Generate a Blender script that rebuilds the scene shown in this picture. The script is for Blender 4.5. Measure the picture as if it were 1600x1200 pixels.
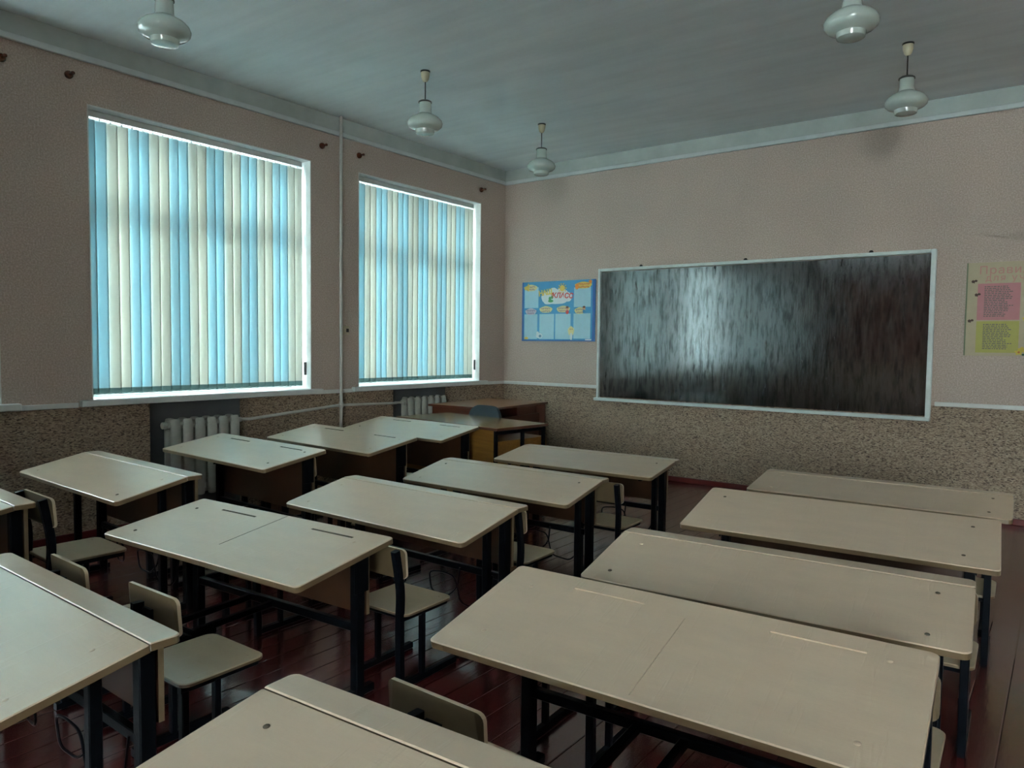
import bpy, bmesh, math, random
from mathutils import Vector, Matrix
from math import sin, cos, pi, radians

for o in list(bpy.data.objects): bpy.data.objects.remove(o)
SC = bpy.context.scene
COL = SC.collection
random.seed(7)

# ------------------------------------------------------------------ camera
F_PX, YAW, PITCH, ROLL = 1154.0, -0.645771, -0.0530662, 0.0118794
CAM = Vector((5.31347, -6.88524, 1.35))
def make_camera():
    Fw = Vector((sin(YAW)*cos(PITCH), cos(YAW)*cos(PITCH), sin(PITCH)))
    R = Vector((cos(YAW), -sin(YAW), 0)); U = R.cross(Fw)
    R2 = cos(ROLL)*R + sin(ROLL)*U; U2 = -sin(ROLL)*R + cos(ROLL)*U
    c = bpy.data.cameras.new('camera'); o = bpy.data.objects.new('camera', c)
    COL.objects.link(o)
    m = Matrix((R2, U2, -Fw)).transposed().to_4x4(); m.translation = CAM
    o.matrix_world = m
    c.sensor_fit = 'HORIZONTAL'; c.sensor_width = 36.0; c.lens = F_PX/1600*36.0
    c.clip_start = 0.02
    SC.camera = o
make_camera()

# ------------------------------------------------------------------ world, exposure
SC.view_settings.view_transform = 'Standard'
SC.view_settings.look = 'None'
SC.view_settings.gamma = 1.0
SC.view_settings.exposure = 0.62
SC.view_settings.use_curve_mapping = False
def make_world():
    w = bpy.data.worlds.new('overcast_sky'); SC.world = w; w.use_nodes = True
    nt = w.node_tree; nt.nodes.clear()
    tc = nt.nodes.new('ShaderNodeTexCoord'); sep = nt.nodes.new('ShaderNodeSeparateXYZ')
    nt.links.new(tc.outputs['Generated'], sep.inputs[0])
    mp = nt.nodes.new('ShaderNodeMapRange'); mp.inputs['From Min'].default_value = -0.1; mp.inputs['From Max'].default_value = 1.0
    nt.links.new(sep.outputs['Z'], mp.inputs['Value'])
    cr = nt.nodes.new('ShaderNodeValToRGB')
    cr.color_ramp.elements[0].position = 0.0; cr.color_ramp.elements[0].color = (1.0, 1.0, 1.0, 1)
    cr.color_ramp.elements[1].position = 1.0; cr.color_ramp.elements[1].color = (0.62, 0.78, 1.0, 1)
    nt.links.new(mp.outputs[0], cr.inputs[0])
    bg = nt.nodes.new('ShaderNodeBackground'); bg.inputs['Strength'].default_value = 27.0
    out = nt.nodes.new('ShaderNodeOutputWorld')
    nt.links.new(cr.outputs[0], bg.inputs['Color']); nt.links.new(bg.outputs[0], out.inputs[0])
make_world()

# ------------------------------------------------------------------ materials
def newmat(name):
    m = bpy.data.materials.new(name); m.use_nodes = True
    nt = m.node_tree; b = nt.nodes['Principled BSDF']
    return m, nt, b
def coords(nt, scale=(1, 1, 1), rot=(0, 0, 0)):
    tc = nt.nodes.new('ShaderNodeTexCoord'); mp = nt.nodes.new('ShaderNodeMapping')
    mp.inputs['Scale'].default_value = scale; mp.inputs['Rotation'].default_value = rot
    nt.links.new(tc.outputs['Object'], mp.inputs['Vector']); return mp.outputs[0]
def noise(nt, vec, scale, detail=3, rough=.55):
    n = nt.nodes.new('ShaderNodeTexNoise'); n.inputs['Scale'].default_value = scale
    n.inputs['Detail'].default_value = detail; n.inputs['Roughness'].default_value = rough
    nt.links.new(vec, n.inputs['Vector']); return n.outputs['Fac']
def ramp(nt, fac, stops):
    r = nt.nodes.new('ShaderNodeValToRGB'); e = r.color_ramp.elements
    while len(e) < len(stops): e.new(0.5)
    for i, (p, c) in enumerate(stops):
        e[i].position = p; e[i].color = (c[0], c[1], c[2], 1)
    nt.links.new(fac, r.inputs[0]); return r.outputs[0]
def bump(nt, b, h, strength=.2, dist=.002):
    n = nt.nodes.new('ShaderNodeBump'); n.inputs['Strength'].default_value = strength; n.inputs['Distance'].default_value = dist
    nt.links.new(h, n.inputs['Height']); nt.links.new(n.outputs[0], b.inputs['Normal'])
    return n
def simple(name, col, rough=.5, metal=0., var=.12, nscale=30, bmp=.0, bscale=60, coat=0, spec=None):
    m, nt, b = newmat(name)
    v = coords(nt); f = noise(nt, v, nscale)
    c0 = tuple(x*(1-var) for x in col); c1 = tuple(min(1, x*(1+var)) for x in col)
    nt.links.new(ramp(nt, f, [(.3, c0), (.7, c1)]), b.inputs['Base Color'])
    b.inputs['Roughness'].default_value = rough; b.inputs['Metallic'].default_value = metal
    b.inputs['Coat Weight'].default_value = coat
    if spec is not None: b.inputs['Specular IOR Level'].default_value = spec
    if bmp: bump(nt, b, noise(nt, v, bscale, 2), bmp)
    return m
M = {}
def build_materials():
    M['black_metal'] = simple('black_painted_metal', (.0035, .0045, .006), .3, .0, .3, 20, .15, 90, spec=.04)
    M['chair_metal'] = simple('dark_enamel_metal', (.004, .0055, .008), .28, .0, .3, 20, .12, 90, spec=.05)
    M['white_paint'] = simple('white_oil_paint', (.62, .64, .62), .35, 0, .06, 12, .12, 40)
    M['radiator_paint'] = simple('radiator_enamel', (.42, .43, .38), .35, 0, .08, 14, .2, 60)
    M['pipe_paint'] = simple('pipe_enamel', (.48, .48, .44), .35, 0, .08, 14)
    M['board_frame'] = simple('blackboard_frame_paint', (.6, .68, .66), .4, 0, .1, 9, .3, 30)
    M['opal'] = simple('opal_glass', (.44, .51, .46), .12, 0, .02, 5, coat=.4)
    M['opal'].node_tree.nodes['Principled BSDF'].inputs['Subsurface Weight'].default_value = 0
    M['bakelite'] = simple('cream_plastic', (.5, .44, .3), .35, 0, .08)
    M['rod'] = simple('lamp_rod_metal', (.05, .05, .05), .4, .4)
    M['knob_wood'] = simple('varnished_brown_wood', (.09, .025, .012), .25, 0, .3, 40)
    M['red_base'] = simple('red_brown_skirting_paint', (.13, .018, .016), .3, 0, .15, 10)
    M['panel'] = simple('varnished_plywood_panel', (.05, .021, .009), .35, 0, .25, 6)
    M['panel_edge'] = simple('painted_panel_edge', (.17, .125, .07), .45, 0, .12, 20)
    M['grey_fabric'] = simple('grey_blue_upholstery', (.032, .05, .06), .75, 0, .12, 120, .2, 400)
    M['plastic_black'] = simple('black_plastic', (.012, .012, .014), .4)
    M['switch'] = simple('yellowed_switch_plastic', (.42, .38, .26), .35)
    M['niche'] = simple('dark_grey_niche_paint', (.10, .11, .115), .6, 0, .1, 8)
    M['steel'] = simple('dull_steel', (.35, .35, .33), .35, .9)
    M['weight'] = simple('grey_plastic_weight', (.12, .13, .13), .4)
    M['dark_hole'] = simple('bare_dark_groove', (.10, .08, .055), .8)
    M['sticker'] = simple('green_sticker', (.04, .33, .22), .5)
    # painted desk wood (cream oil paint, soft brush relief)
    def cream(name, col, edge=False):
        m, nt, b = newmat(name)
        v = coords(nt, (1.5, 5, 5))
        f = noise(nt, v, 3.5, 4)
        c0 = tuple(x*.95 for x in col); c1 = tuple(min(1, x*1.04) for x in col)
        nt.links.new(ramp(nt, f, [(.3, c0), (.7, c1)]), b.inputs['Base Color'])
        b.inputs['Roughness'].default_value = .34
        b.inputs['Specular IOR Level'].default_value = .5; b.inputs['Coat Weight'].default_value = .55; b.inputs['Coat Roughness'].default_value = .28; b.inputs['Coat IOR'].default_value = 1.9
        v2 = coords(nt, (2, 9, 9)); h = noise(nt, v2, 9, 5, .6)
        v6 = coords(nt, (7, .6, 1), (0, 0, .25)); h6 = ramp(nt, noise(nt, v6, 5, 3, .5), [(.60, (0, 0, 0)), (.66, (1, 1, 1)), (.72, (0, 0, 0))])
        ah = nt.nodes.new('ShaderNodeMath'); nt.links.new(h, ah.inputs[0]); nt.links.new(h6, ah.inputs[1])
        bump(nt, b, ah.outputs[0], .25, .003)
        return m
    M['cream'] = cream('cream_oil_paint', (.585, .445, .312))
    M['shaded_edge'] = cream('tan_shaded_edge', (.155, .105, .052))  # tan board edges, colour darkened further to carry their shade
    M['seat'] = cream('cream_seat_paint', (.50, .40, .262))
    M['back_brown'] = simple('tan_plywood_back', (.105, .072, .034), .6, 0, .15, 8)
    # upper wallpaper
    m, nt, b = newmat('pinkish_textured_wallpaper')
    v = coords(nt)
    f = noise(nt, v, 95, 4, .7); f2 = noise(nt, v, 1.2, 2)
    c = ramp(nt, f, [(.3, (.36, .285, .235)), (.52, (.49, .40, .335)), (.72, (.66, .555, .47))])
    mx = nt.nodes.new('ShaderNodeMixRGB'); mx.blend_type = 'MULTIPLY'; mx.inputs[0].default_value = .5
    nt.links.new(c, mx.inputs[1]); nt.links.new(ramp(nt, f2, [(.3, (.82, .82, .84)), (.7, (1, 1, 1))]), mx.inputs[2])
    nt.links.new(mx.outputs[0], b.inputs['Base Color']); b.inputs['Roughness'].default_value = .75
    bump(nt, b, f, .55, .004)
    M['wall_up'] = m
    # lower wallpaper: brown mosaic dashes
    m, nt, b = newmat('brown_mosaic_wallpaper')
    tc = nt.nodes.new('ShaderNodeTexCoord')
    sep = nt.nodes.new('ShaderNodeSeparateXYZ'); nt.links.new(tc.outputs['Object'], sep.inputs[0])
    add = nt.nodes.new('ShaderNodeMath'); add.operation = 'ADD'
    nt.links.new(sep.outputs['X'], add.inputs[0]); nt.links.new(sep.outputs['Y'], add.inputs[1])
    comb = nt.nodes.new('ShaderNodeCombineXYZ')
    nt.links.new(add.outputs[0], comb.inputs['X']); nt.links.new(sep.outputs['Z'], comb.inputs['Y'])
    mp = nt.nodes.new('ShaderNodeMapping'); mp.inputs['Scale'].default_value = (1, 2.3, 1)
    nt.links.new(comb.outputs[0], mp.inputs['Vector'])
    vo = nt.nodes.new('ShaderNodeTexVoronoi'); vo.inputs['Scale'].default_value = 72; vo.distance = 'CHEBYCHEV'
    nt.links.new(mp.outputs[0], vo.inputs['Vector'])
    sp = nt.nodes.new('ShaderNodeSeparateColor'); nt.links.new(vo.outputs['Color'], sp.inputs[0])
    c = ramp(nt, sp.outputs[0], [(.04, (.07, .045, .03)), (.22, (.235, .17, .115)), (.6, (.32, .24, .17)), (.95, (.44, .35, .25))])
    f = noise(nt, mp.outputs[0], 60, 3)
    mx = nt.nodes.new('ShaderNodeMixRGB'); mx.blend_type = 'MULTIPLY'; mx.inputs[0].default_value = .6
    nt.links.new(c, mx.inputs[1]); nt.links.new(ramp(nt, f, [(.35, (.55, .5, .48)), (.6, (1, 1, 1))]), mx.inputs[2])
    nt.links.new(mx.outputs[0], b.inputs['Base Color']); b.inputs['Roughness'].default_value = .7
    bump(nt, b, f, .3, .002)
    M['wall_low'] = m
    # unpapered limewashed band + ceiling
    m, nt, b = newmat('limewashed_ceiling_plaster')
    v = coords(nt); f = noise(nt, v, 1.1, 5, .6)
    v3 = coords(nt, (.5, 4, 1)); f3 = noise(nt, v3, 2.2, 4)
    c = ramp(nt, f, [(.3, (.73, .80, .80)), (.7, (.83, .89, .90))])
    mx = nt.nodes.new('ShaderNodeMixRGB'); mx.blend_type = 'MULTIPLY'; mx.inputs[0].default_value = .6
    nt.links.new(c, mx.inputs[1]); nt.links.new(ramp(nt, f3, [(.3, (.86, .86, .86)), (.62, (1, 1, 1))]), mx.inputs[2])
    # pale seam stripes between the floor slabs (every 1.2 m across the room)
    tc = nt.nodes.new('ShaderNodeTexCoord'); sep = nt.nodes.new('ShaderNodeSeparateXYZ')
    nt.links.new(tc.outputs['Object'], sep.inputs[0])
    ad = nt.nodes.new('ShaderNodeMath'); ad.operation = 'ADD'; ad.inputs[1].default_value = 101.27
    nt.links.new(sep.outputs['Y'], ad.inputs[0])
    md = nt.nodes.new('ShaderNodeMath'); md.operation = 'MODULO'; md.inputs[1].default_value = 1.2
    nt.links.new(ad.outputs[0], md.inputs[0])
    st = ramp(nt, md.outputs[0], [(0, (1, 1, 1)), (.07, (1, 1, 1)), (.09, (.0, .0, .0)), (1, (0, 0, 0))])
    mx2 = nt.nodes.new('ShaderNodeMixRGB'); mx2.blend_type = 'MIX'
    sc_ = nt.nodes.new('ShaderNodeMath'); sc_.operation = 'MULTIPLY'; sc_.inputs[1].default_value = .22
    nt.links.new(st, sc_.inputs[0]); nt.links.new(sc_.outputs[0], mx2.inputs[0])
    nt.links.new(mx.outputs[0], mx2.inputs[1]); mx2.inputs[2].default_value = (.85, .9, .88, 1)
    nt.links.new(mx2.outputs[0], b.inputs['Base Color']); b.inputs['Roughness'].default_value = .85
    bump(nt, b, noise(nt, v, 5, 5), .45, .012)
    M['ceiling'] = m
    M['band'] = simple('limewashed_wall_band', (.42, .47, .44), .85, 0, .1, 4, .4, 14)
    M['ceiling_trim'] = simple('white_ceiling_batten', (.55, .6, .59), .6, 0, .05, 10)
    # floor boards
    m, nt, b = newmat('glossy_red_brown_floorboards')
    tc = nt.nodes.new('ShaderNodeTexCoord'); sep = nt.nodes.new('ShaderNodeSeparateXYZ')
    nt.links.new(tc.outputs['Object'], sep.inputs[0])
    PW = .115
    dv = nt.nodes.new('ShaderNodeMath'); dv.operation = 'DIVIDE'; dv.inputs[1].default_value = PW
    nt.links.new(sep.outputs['X'], dv.inputs[0])
    fr = nt.nodes.new('ShaderNodeMath'); fr.operation = 'FRACT'; nt.links.new(dv.outputs[0], fr.inputs[0])
    fl = nt.nodes.new('ShaderNodeMath'); fl.operation = 'FLOOR'; nt.links.new(dv.outputs[0], fl.inputs[0])
    wn = nt.nodes.new('ShaderNodeTexWhiteNoise'); wn.noise_dimensions = '1D'; nt.links.new(fl.outputs[0], wn.inputs['W'])
    seam = ramp(nt, fr.outputs[0], [(0, (0, 0, 0)), (.035, (1, 1, 1)), (.965, (1, 1, 1)), (1, (0, 0, 0))])
    v = coords(nt, (6, .7, 1)); f = noise(nt, v, 4, 5)
    c = ramp(nt, f, [(.3, (.105, .017, .016)), (.7, (.125, .021, .019))])
    mr = nt.nodes.new('ShaderNodeMapRange'); mr.inputs['To Min'].default_value = .8; mr.inputs['To Max'].default_value = 1.1
    nt.links.new(wn.outputs['Value'], mr.inputs['Value'])
    mx = nt.nodes.new('ShaderNodeMixRGB'); mx.blend_type = 'MULTIPLY'; mx.inputs[0].default_value = 1
    nt.links.new(c, mx.inputs[1]); nt.links.new(mr.outputs[0], mx.inputs[2])
    mx2 = nt.nodes.new('ShaderNodeMixRGB'); mx2.blend_type = 'MULTIPLY'; mx2.inputs[0].default_value = .85
    nt.links.new(mx.outputs[0], mx2.inputs[1]); nt.links.new(seam, mx2.inputs[2])
    nt.links.new(mx2.outputs[0], b.inputs['Base Color'])
    v4 = coords(nt); rr = nt.nodes.new('ShaderNodeMapRange'); rr.inputs['To Min'].default_value = .17; rr.inputs['To Max'].default_value = .27
    nt.links.new(noise(nt, v4, 3, 4), rr.inputs['Value']); nt.links.new(rr.outputs[0], b.inputs['Roughness'])
    # cupped planks: height from seam + slow waviness
    cup = nt.nodes.new('ShaderNodeMath'); cup.operation = 'PINGPONG'; cup.inputs[1].default_value = .5
    nt.links.new(fr.outputs[0], cup.inputs[0])
    sb = nt.nodes.new('ShaderNodeMath'); sb.operation = 'MULTIPLY'; sb.inputs[1].default_value = .35
    nt.links.new(cup.outputs[0], sb.inputs[0])
    ad2 = nt.nodes.new('ShaderNodeMath'); nt.links.new(sb.outputs[0], ad2.inputs[0])
    nt.links.new(noise(nt, coords(nt, (1, .3, 1)), 14, 4), ad2.inputs[1])
    ad3 = nt.nodes.new('ShaderNodeMath'); nt.links.new(ad2.outputs[0], ad3.inputs[0]); nt.links.new(seam, ad3.inputs[1])
    bn = bump(nt, b, ad3.outputs[0], .45, .0035); nt.links.new(bn.outputs[0], b.inputs['Coat Normal'])
    b.inputs['Specular IOR Level'].default_value = .8; b.inputs['Coat Weight'].default_value = .5; b.inputs['Coat Roughness'].default_value = .14; b.inputs['Coat IOR'].default_value = 1.6
    M['floor'] = m
    # blackboard: glossy dark brown paint with vertical brush streaks
    m, nt, b = newmat('glossy_blackboard_paint')
    v = coords(nt, (9, 1, 1.6)); f = noise(nt, v, 2.6, 8, .68)
    nt.links.new(ramp(nt, f, [(.3, (.006, .0045, .004)), (.7, (.012, .009, .008))]), b.inputs['Base Color'])
    v5 = coords(nt, (7, 1, 1.3)); f5 = noise(nt, v5, 2.2, 7, .75)
    rr = nt.nodes.new('ShaderNodeMapRange'); rr.inputs['From Min'].default_value = .35; rr.inputs['From Max'].default_value = .65
    rr.inputs['To Min'].default_value = .1; rr.inputs['To Max'].default_value = .3
    nt.links.new(f5, rr.inputs['Value']); nt.links.new(rr.outputs[0], b.inputs['Roughness'])
    b.inputs['Specular IOR Level'].default_value = .55
    b.inputs['Coat Weight'].default_value = 1.0; b.inputs['Coat IOR'].default_value = 2.5; b.inputs['Coat Roughness'].default_value = .12
    rc = nt.nodes.new('ShaderNodeMapRange'); rc.inputs['From Min'].default_value = .35; rc.inputs['From Max'].default_value = .68
    rc.inputs['To Min'].default_value = .06; rc.inputs['To Max'].default_value = .17
    nt.links.new(f5, rc.inputs['Value']); nt.links.new(rc.outputs[0], b.inputs['Coat Roughness'])
    cw = ramp(nt, f, [(.38, (.25, .25, .25)), (.54, (1, 1, 1))]); nt.links.new(cw, b.inputs['Coat Weight'])
    bn = bump(nt, b, noise(nt, coords(nt, (16, 1, 2.6)), 3.2, 6, .7), .14, .003); nt.links.new(bn.outputs[0], b.inputs['Coat Normal'])
    M['blackboard'] = m
    # wood of teacher desks
    def wood(name, a, bb, rough=.22):
        m, nt, b = newmat(name)
        v = coords(nt, (1, 14, 14)); f = noise(nt, v, 3, 5, .6)
        nt.links.new(ramp(nt, f, [(.3, a), (.7, bb)]), b.inputs['Base Color'])
        b.inputs['Roughness'].default_value = rough
        bump(nt, b, f, .08, .001)
        return m
    M['ochre_wood'] = wood('ochre_veneer', (.26, .15, .05), (.36, .22, .08), .2)
    M['ochre_panel'] = wood('ochre_panel_veneer', (.2, .095, .02), (.28, .14, .032), .3)
    M['brown_top'] = wood('worn_orange_brown_veneer', (.2, .075, .025), (.3, .13, .05), .3)
    M['brown_side'] = wood('dark_brown_veneer', (.07, .02, .01), (.1, .032, .016), .35)
    # translucent slats
    def slat(name, col, tr=.195, hem=False):
        m = bpy.data.materials.new(name); m.use_nodes = True; nt = m.node_tree; nt.nodes.clear()
        v = coords(nt, (1, 60, 1)); f = noise(nt, v, 12, 2)
        c = ramp(nt, f, [(.3, tuple(x*.96 for x in col)), (.7, col)])
        d = nt.nodes.new('ShaderNodeBsdfDiffuse'); t = nt.nodes.new('ShaderNodeBsdfTranslucent')
        nt.links.new(c, d.inputs['Color']); nt.links.new(c, t.inputs['Color'])
        mx = nt.nodes.new('ShaderNodeMixShader'); mx.inputs[0].default_value = tr
        nt.links.new(d.outputs[0], mx.inputs[1]); nt.links.new(t.outputs[0], mx.inputs[2])
        out = nt.nodes.new('ShaderNodeOutputMaterial'); nt.links.new(mx.outputs[0], out.inputs[0])
        return m
    M['slat_blue'] = slat('pale_blue_slat_fabric', (.56, .78, .83))
    M['slat_cream'] = slat('pale_cream_green_slat_fabric', (.77, .80, .735))
    M['hem'] = slat('double_layer_slat_hem', (.19, .31, .30), .11)
    # window glass: thin
    m = bpy.data.materials.new('thin_window_glass'); m.use_nodes = True; nt = m.node_tree; nt.nodes.clear()
    tr = nt.nodes.new('ShaderNodeBsdfTransparent'); tr.inputs[0].default_value = (.93, .97, .95, 1)
    gl = nt.nodes.new('ShaderNodeBsdfGlossy'); gl.inputs['Roughness'].default_value = .02
    fn = nt.nodes.new('ShaderNodeFresnel'); fn.inputs[0].default_value = 1.5
    mx = nt.nodes.new('ShaderNodeMixShader'); nt.links.new(fn.outputs[0], mx.inputs[0])
    nt.links.new(tr.outputs[0], mx.inputs[1]); nt.links.new(gl.outputs[0], mx.inputs[2])
    out = nt.nodes.new('ShaderNodeOutputMaterial'); nt.links.new(mx.outputs[0], out.inputs[0])
    M['glass'] = m
    M['ground'] = simple('white_bounce_ground', (.88, .88, .84), .9, 0, .15, 2)  # unseen ground whitened to throw light up onto the ceiling
    M['leaf'] = simple('dark_green_foliage', (.035, .075, .02), .8, 0, .4, 3)
    M['bark'] = simple('tree_bark', (.05, .035, .025), .9, 0, .3, 10)
build_materials()
def flat(name, col, rough=.45):
    if name not in M: M[name] = simple(name, col, rough, 0, .03, 25)
    return M[name]

# ------------------------------------------------------------------ mesh helpers
def obj(name, bm, mats, parent=None, smooth=False, loc=None):
    bmesh.ops.recalc_face_normals(bm, faces=bm.faces)
    me = bpy.data.meshes.new(name); bm.to_mesh(me); bm.free()
    if not isinstance(mats, (list, tuple)): mats = [mats]
    for m in mats: me.materials.append(m)
    if smooth:
        for p in me.polygons: p.use_smooth = True
        try: me.set_sharp_from_angle(angle=radians(35))
        except Exception: pass
    o = bpy.data.objects.new(name, me); COL.objects.link(o)
    if parent: o.parent = parent
    if loc: o.location = loc
    return o
def tag(o, label=None, cat=None, group=None, kind=None):
    if label: o['label'] = label
    if cat: o['category'] = cat
    if group: o['group'] = group
    if kind: o['kind'] = kind
    return o
def thing(name, label, cat, loc=(0, 0, 0), rz=0, group=None):
    o = bpy.data.objects.new(name, None); COL.objects.link(o); o.empty_display_size = .05
    o.location = loc; o.rotation_euler = (0, 0, rz)
    return tag(o, label, cat, group)
def bx(bm, x0, x1, y0, y1, z0, z1, mi=0, bev=0):
    vs = [bm.verts.new((x, y, z)) for z in (z0, z1) for y in (y0, y1) for x in (x0, x1)]
    idx = [(0, 1, 3, 2), (4, 6, 7, 5), (0, 4, 5, 1), (2, 3, 7, 6), (0, 2, 6, 4), (1, 5, 7, 3)]
    fs = [bm.faces.new([vs[i] for i in f]) for f in idx]
    for f in fs: f.material_index = mi
    if bev:
        es = list({e for f in fs for e in f.edges})
        r = bmesh.ops.bevel(bm, geom=es, offset=bev, segments=2, affect='EDGES', profile=.5)
        for f in r['faces']: f.material_index = mi
    return fs
def box(name, dims, mat, parent=None, bev=.0, smooth=False):
    bm = bmesh.new(); bx(bm, *dims, bev=bev); return obj(name, bm, mat, parent, smooth)
def frame_of(d):
    d = d.normalized(); a = Vector((0, 0, 1)) if abs(d.z) < .9 else Vector((1, 0, 0))
    u = d.cross(a).normalized(); return u, d.cross(u).normalized()
def tube(bm, pts, r, seg=8, ry=None, cap=True, up=None, sq=False):
    """swept tube along pts; ry gives an oval; sq gives a square section with softened corners"""
    pts = [Vector(p) for p in pts]; rings = []
    n = len(pts)
    for i, p in enumerate(pts):
        if i == 0: d = pts[1]-pts[0]
        elif i == n-1: d = pts[-1]-pts[-2]
        else: d = (pts[i+1]-p).normalized() + (p-pts[i-1]).normalized()
        if up is not None:
            u = Vector(up).cross(d.normalized()).normalized(); v = d.normalized().cross(u)
        else: u, v = frame_of(d)
        if i == 0: pu = u
        elif up is None:
            # keep twist low
            u = (pu - d.normalized()*pu.dot(d.normalized())).normalized(); v = d.normalized().cross(u); pu = u
        ring = []
        if sq:
            a, b2 = r, (ry or r); k = .22*min(a, b2)
            off = [(a, b2-k), (a-k, b2), (-a+k, b2), (-a, b2-k), (-a, -b2+k), (-a+k, -b2), (a-k, -b2), (a, -b2+k)]
            ring = [bm.verts.new(p+u*x+v*y) for x, y in off]
        else:
            for k in range(seg):
                t = 2*pi*k/seg; ring.append(bm.verts.new(p + u*r*cos(t) + v*(ry or r)*sin(t)))
        rings.append(ring)
    m = len(rings[0])
    for a, b2 in zip(rings, rings[1:]):
        for k in range(m): bm.faces.new((a[k], a[(k+1) % m], b2[(k+1) % m], b2[k]))
    if cap:
        bm.faces.new(rings[0][::-1]); bm.faces.new(rings[-1])
def bez(pts, n=6, r=.03):
    """round the corners of a polyline"""
    P = [Vector(p) for p in pts]; out = [P[0]]
    for a, b2, c in zip(P, P[1:], P[2:]):
        d1 = (a-b2); d2 = (c-b2); q = min(r, d1.length*.49, d2.length*.49)
        s = b2+d1.normalized()*q; e = b2+d2.normalized()*q
        for i in range(n+1):
            t = i/n; out.append(s*(1-t)**2 + b2*2*t*(1-t) + e*t*t)
    out.append(P[-1]); return out
def lathe(bm, prof, seg=32, c=(0, 0, 0)):
    rings = []
    for r, z in prof:
        if r < 1e-5: rings.append([bm.verts.new((c[0], c[1], c[2]+z))])
        else: rings.append([bm.verts.new((c[0]+r*cos(2*pi*k/seg), c[1]+r*sin(2*pi*k/seg), c[2]+z)) for k in range(seg)])
    for a, b2 in zip(rings, rings[1:]):
        for k in range(seg):
            va = [a[k % len(a)], a[(k+1) % len(a)]] if len(a) > 1 else [a[0]]
            vb = [b2[(k+1) % len(b2)], b2[k % len(b2)]] if len(b2) > 1 else [b2[0]]
            if len(va)+len(vb) > 2: bm.faces.new(va+vb)
def rrect(w, d, r, seg=5, x0=0, y0=0, rs=None):
    rs = rs or (r, r, r, r); out = []
    for (sx, sy, a0), rr in zip(((1, 1, 0), (-1, 1, 90), (-1, -1, 180), (1, -1, 270)), rs):
        if rr < 1e-4: out.append((x0+sx*w/2, y0+sy*d/2)); continue
        for i in range(seg+1):
            a = radians(a0 + 90*i/seg)
            out.append((x0+sx*(w/2-rr)+rr*cos(a), y0+sy*(d/2-rr)+rr*sin(a)))
    return out
def slab(bm, outline, z0, z1, bev=.003, holes=(), depth=.005, xf=None, mi_top=0, mi_edge=1, mi_hole=2, inset=None):
    """rounded board with bevelled top edge and optional shallow grooves cut in the top"""
    n = len(outline); cx = sum(p[0] for p in outline)/n; cy = sum(p[1] for p in outline)/n
    def shr(p, b2):
        dx, dy = p[0]-cx, p[1]-cy; l = math.hypot(dx, dy); sx = 1 if dx > 0 else -1; sy = 1 if dy > 0 else -1
        return (p[0]-sx*b2, p[1]-sy*b2)
    def V(x, y, z):
        p = Vector((x, y, z)); p = xf(p) if xf else p
        return bm.verts.new(p)
    lo = [V(*p, z0) for p in outline]; mid = [V(*p, z1-bev) for p in outline]
    top = [V(*shr(p, bev), z1) for p in outline]
    for k in range(n):
        j = (k+1) % n
        f = bm.faces.new((lo[k], lo[j], mid[j], mid[k])); f.material_index = mi_edge
        f = bm.faces.new((mid[k], mid[j], top[j], top[k])); f.material_index = mi_top
    f = bm.faces.new(lo[::-1]); f.material_index = mi_edge
    if not holes:
        f = bm.faces.new(top); f.material_index = mi_top
    else:
        edges = []
        for k in range(n): edges.append(bm.edges.get((top[k], top[(k+1) % n])) or bm.edges.new((top[k], top[(k+1) % n])))
        for h in holes:
            hv = [V(x, y, z1) for x, y in h]; hb = [V(x, y, z1-depth) for x, y in h]; m = len(hv)
            for k in range(m): edges.append(bm.edges.new((hv[k], hv[(k+1) % m])))
            for k in range(m):
                f = bm.faces.new((hv[k], hv[(k+1) % m], hb[(k+1) % m], hb[k])); f.material_index = mi_hole
            f = bm.faces.new(hb); f.material_index = mi_hole
        r = bmesh.ops.triangle_fill(bm, edges=edges, use_beauty=True, use_dissolve=False)
        for g in r['geom']:
            if isinstance(g, bmesh.types.BMFace): g.material_index = mi_top

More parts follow.
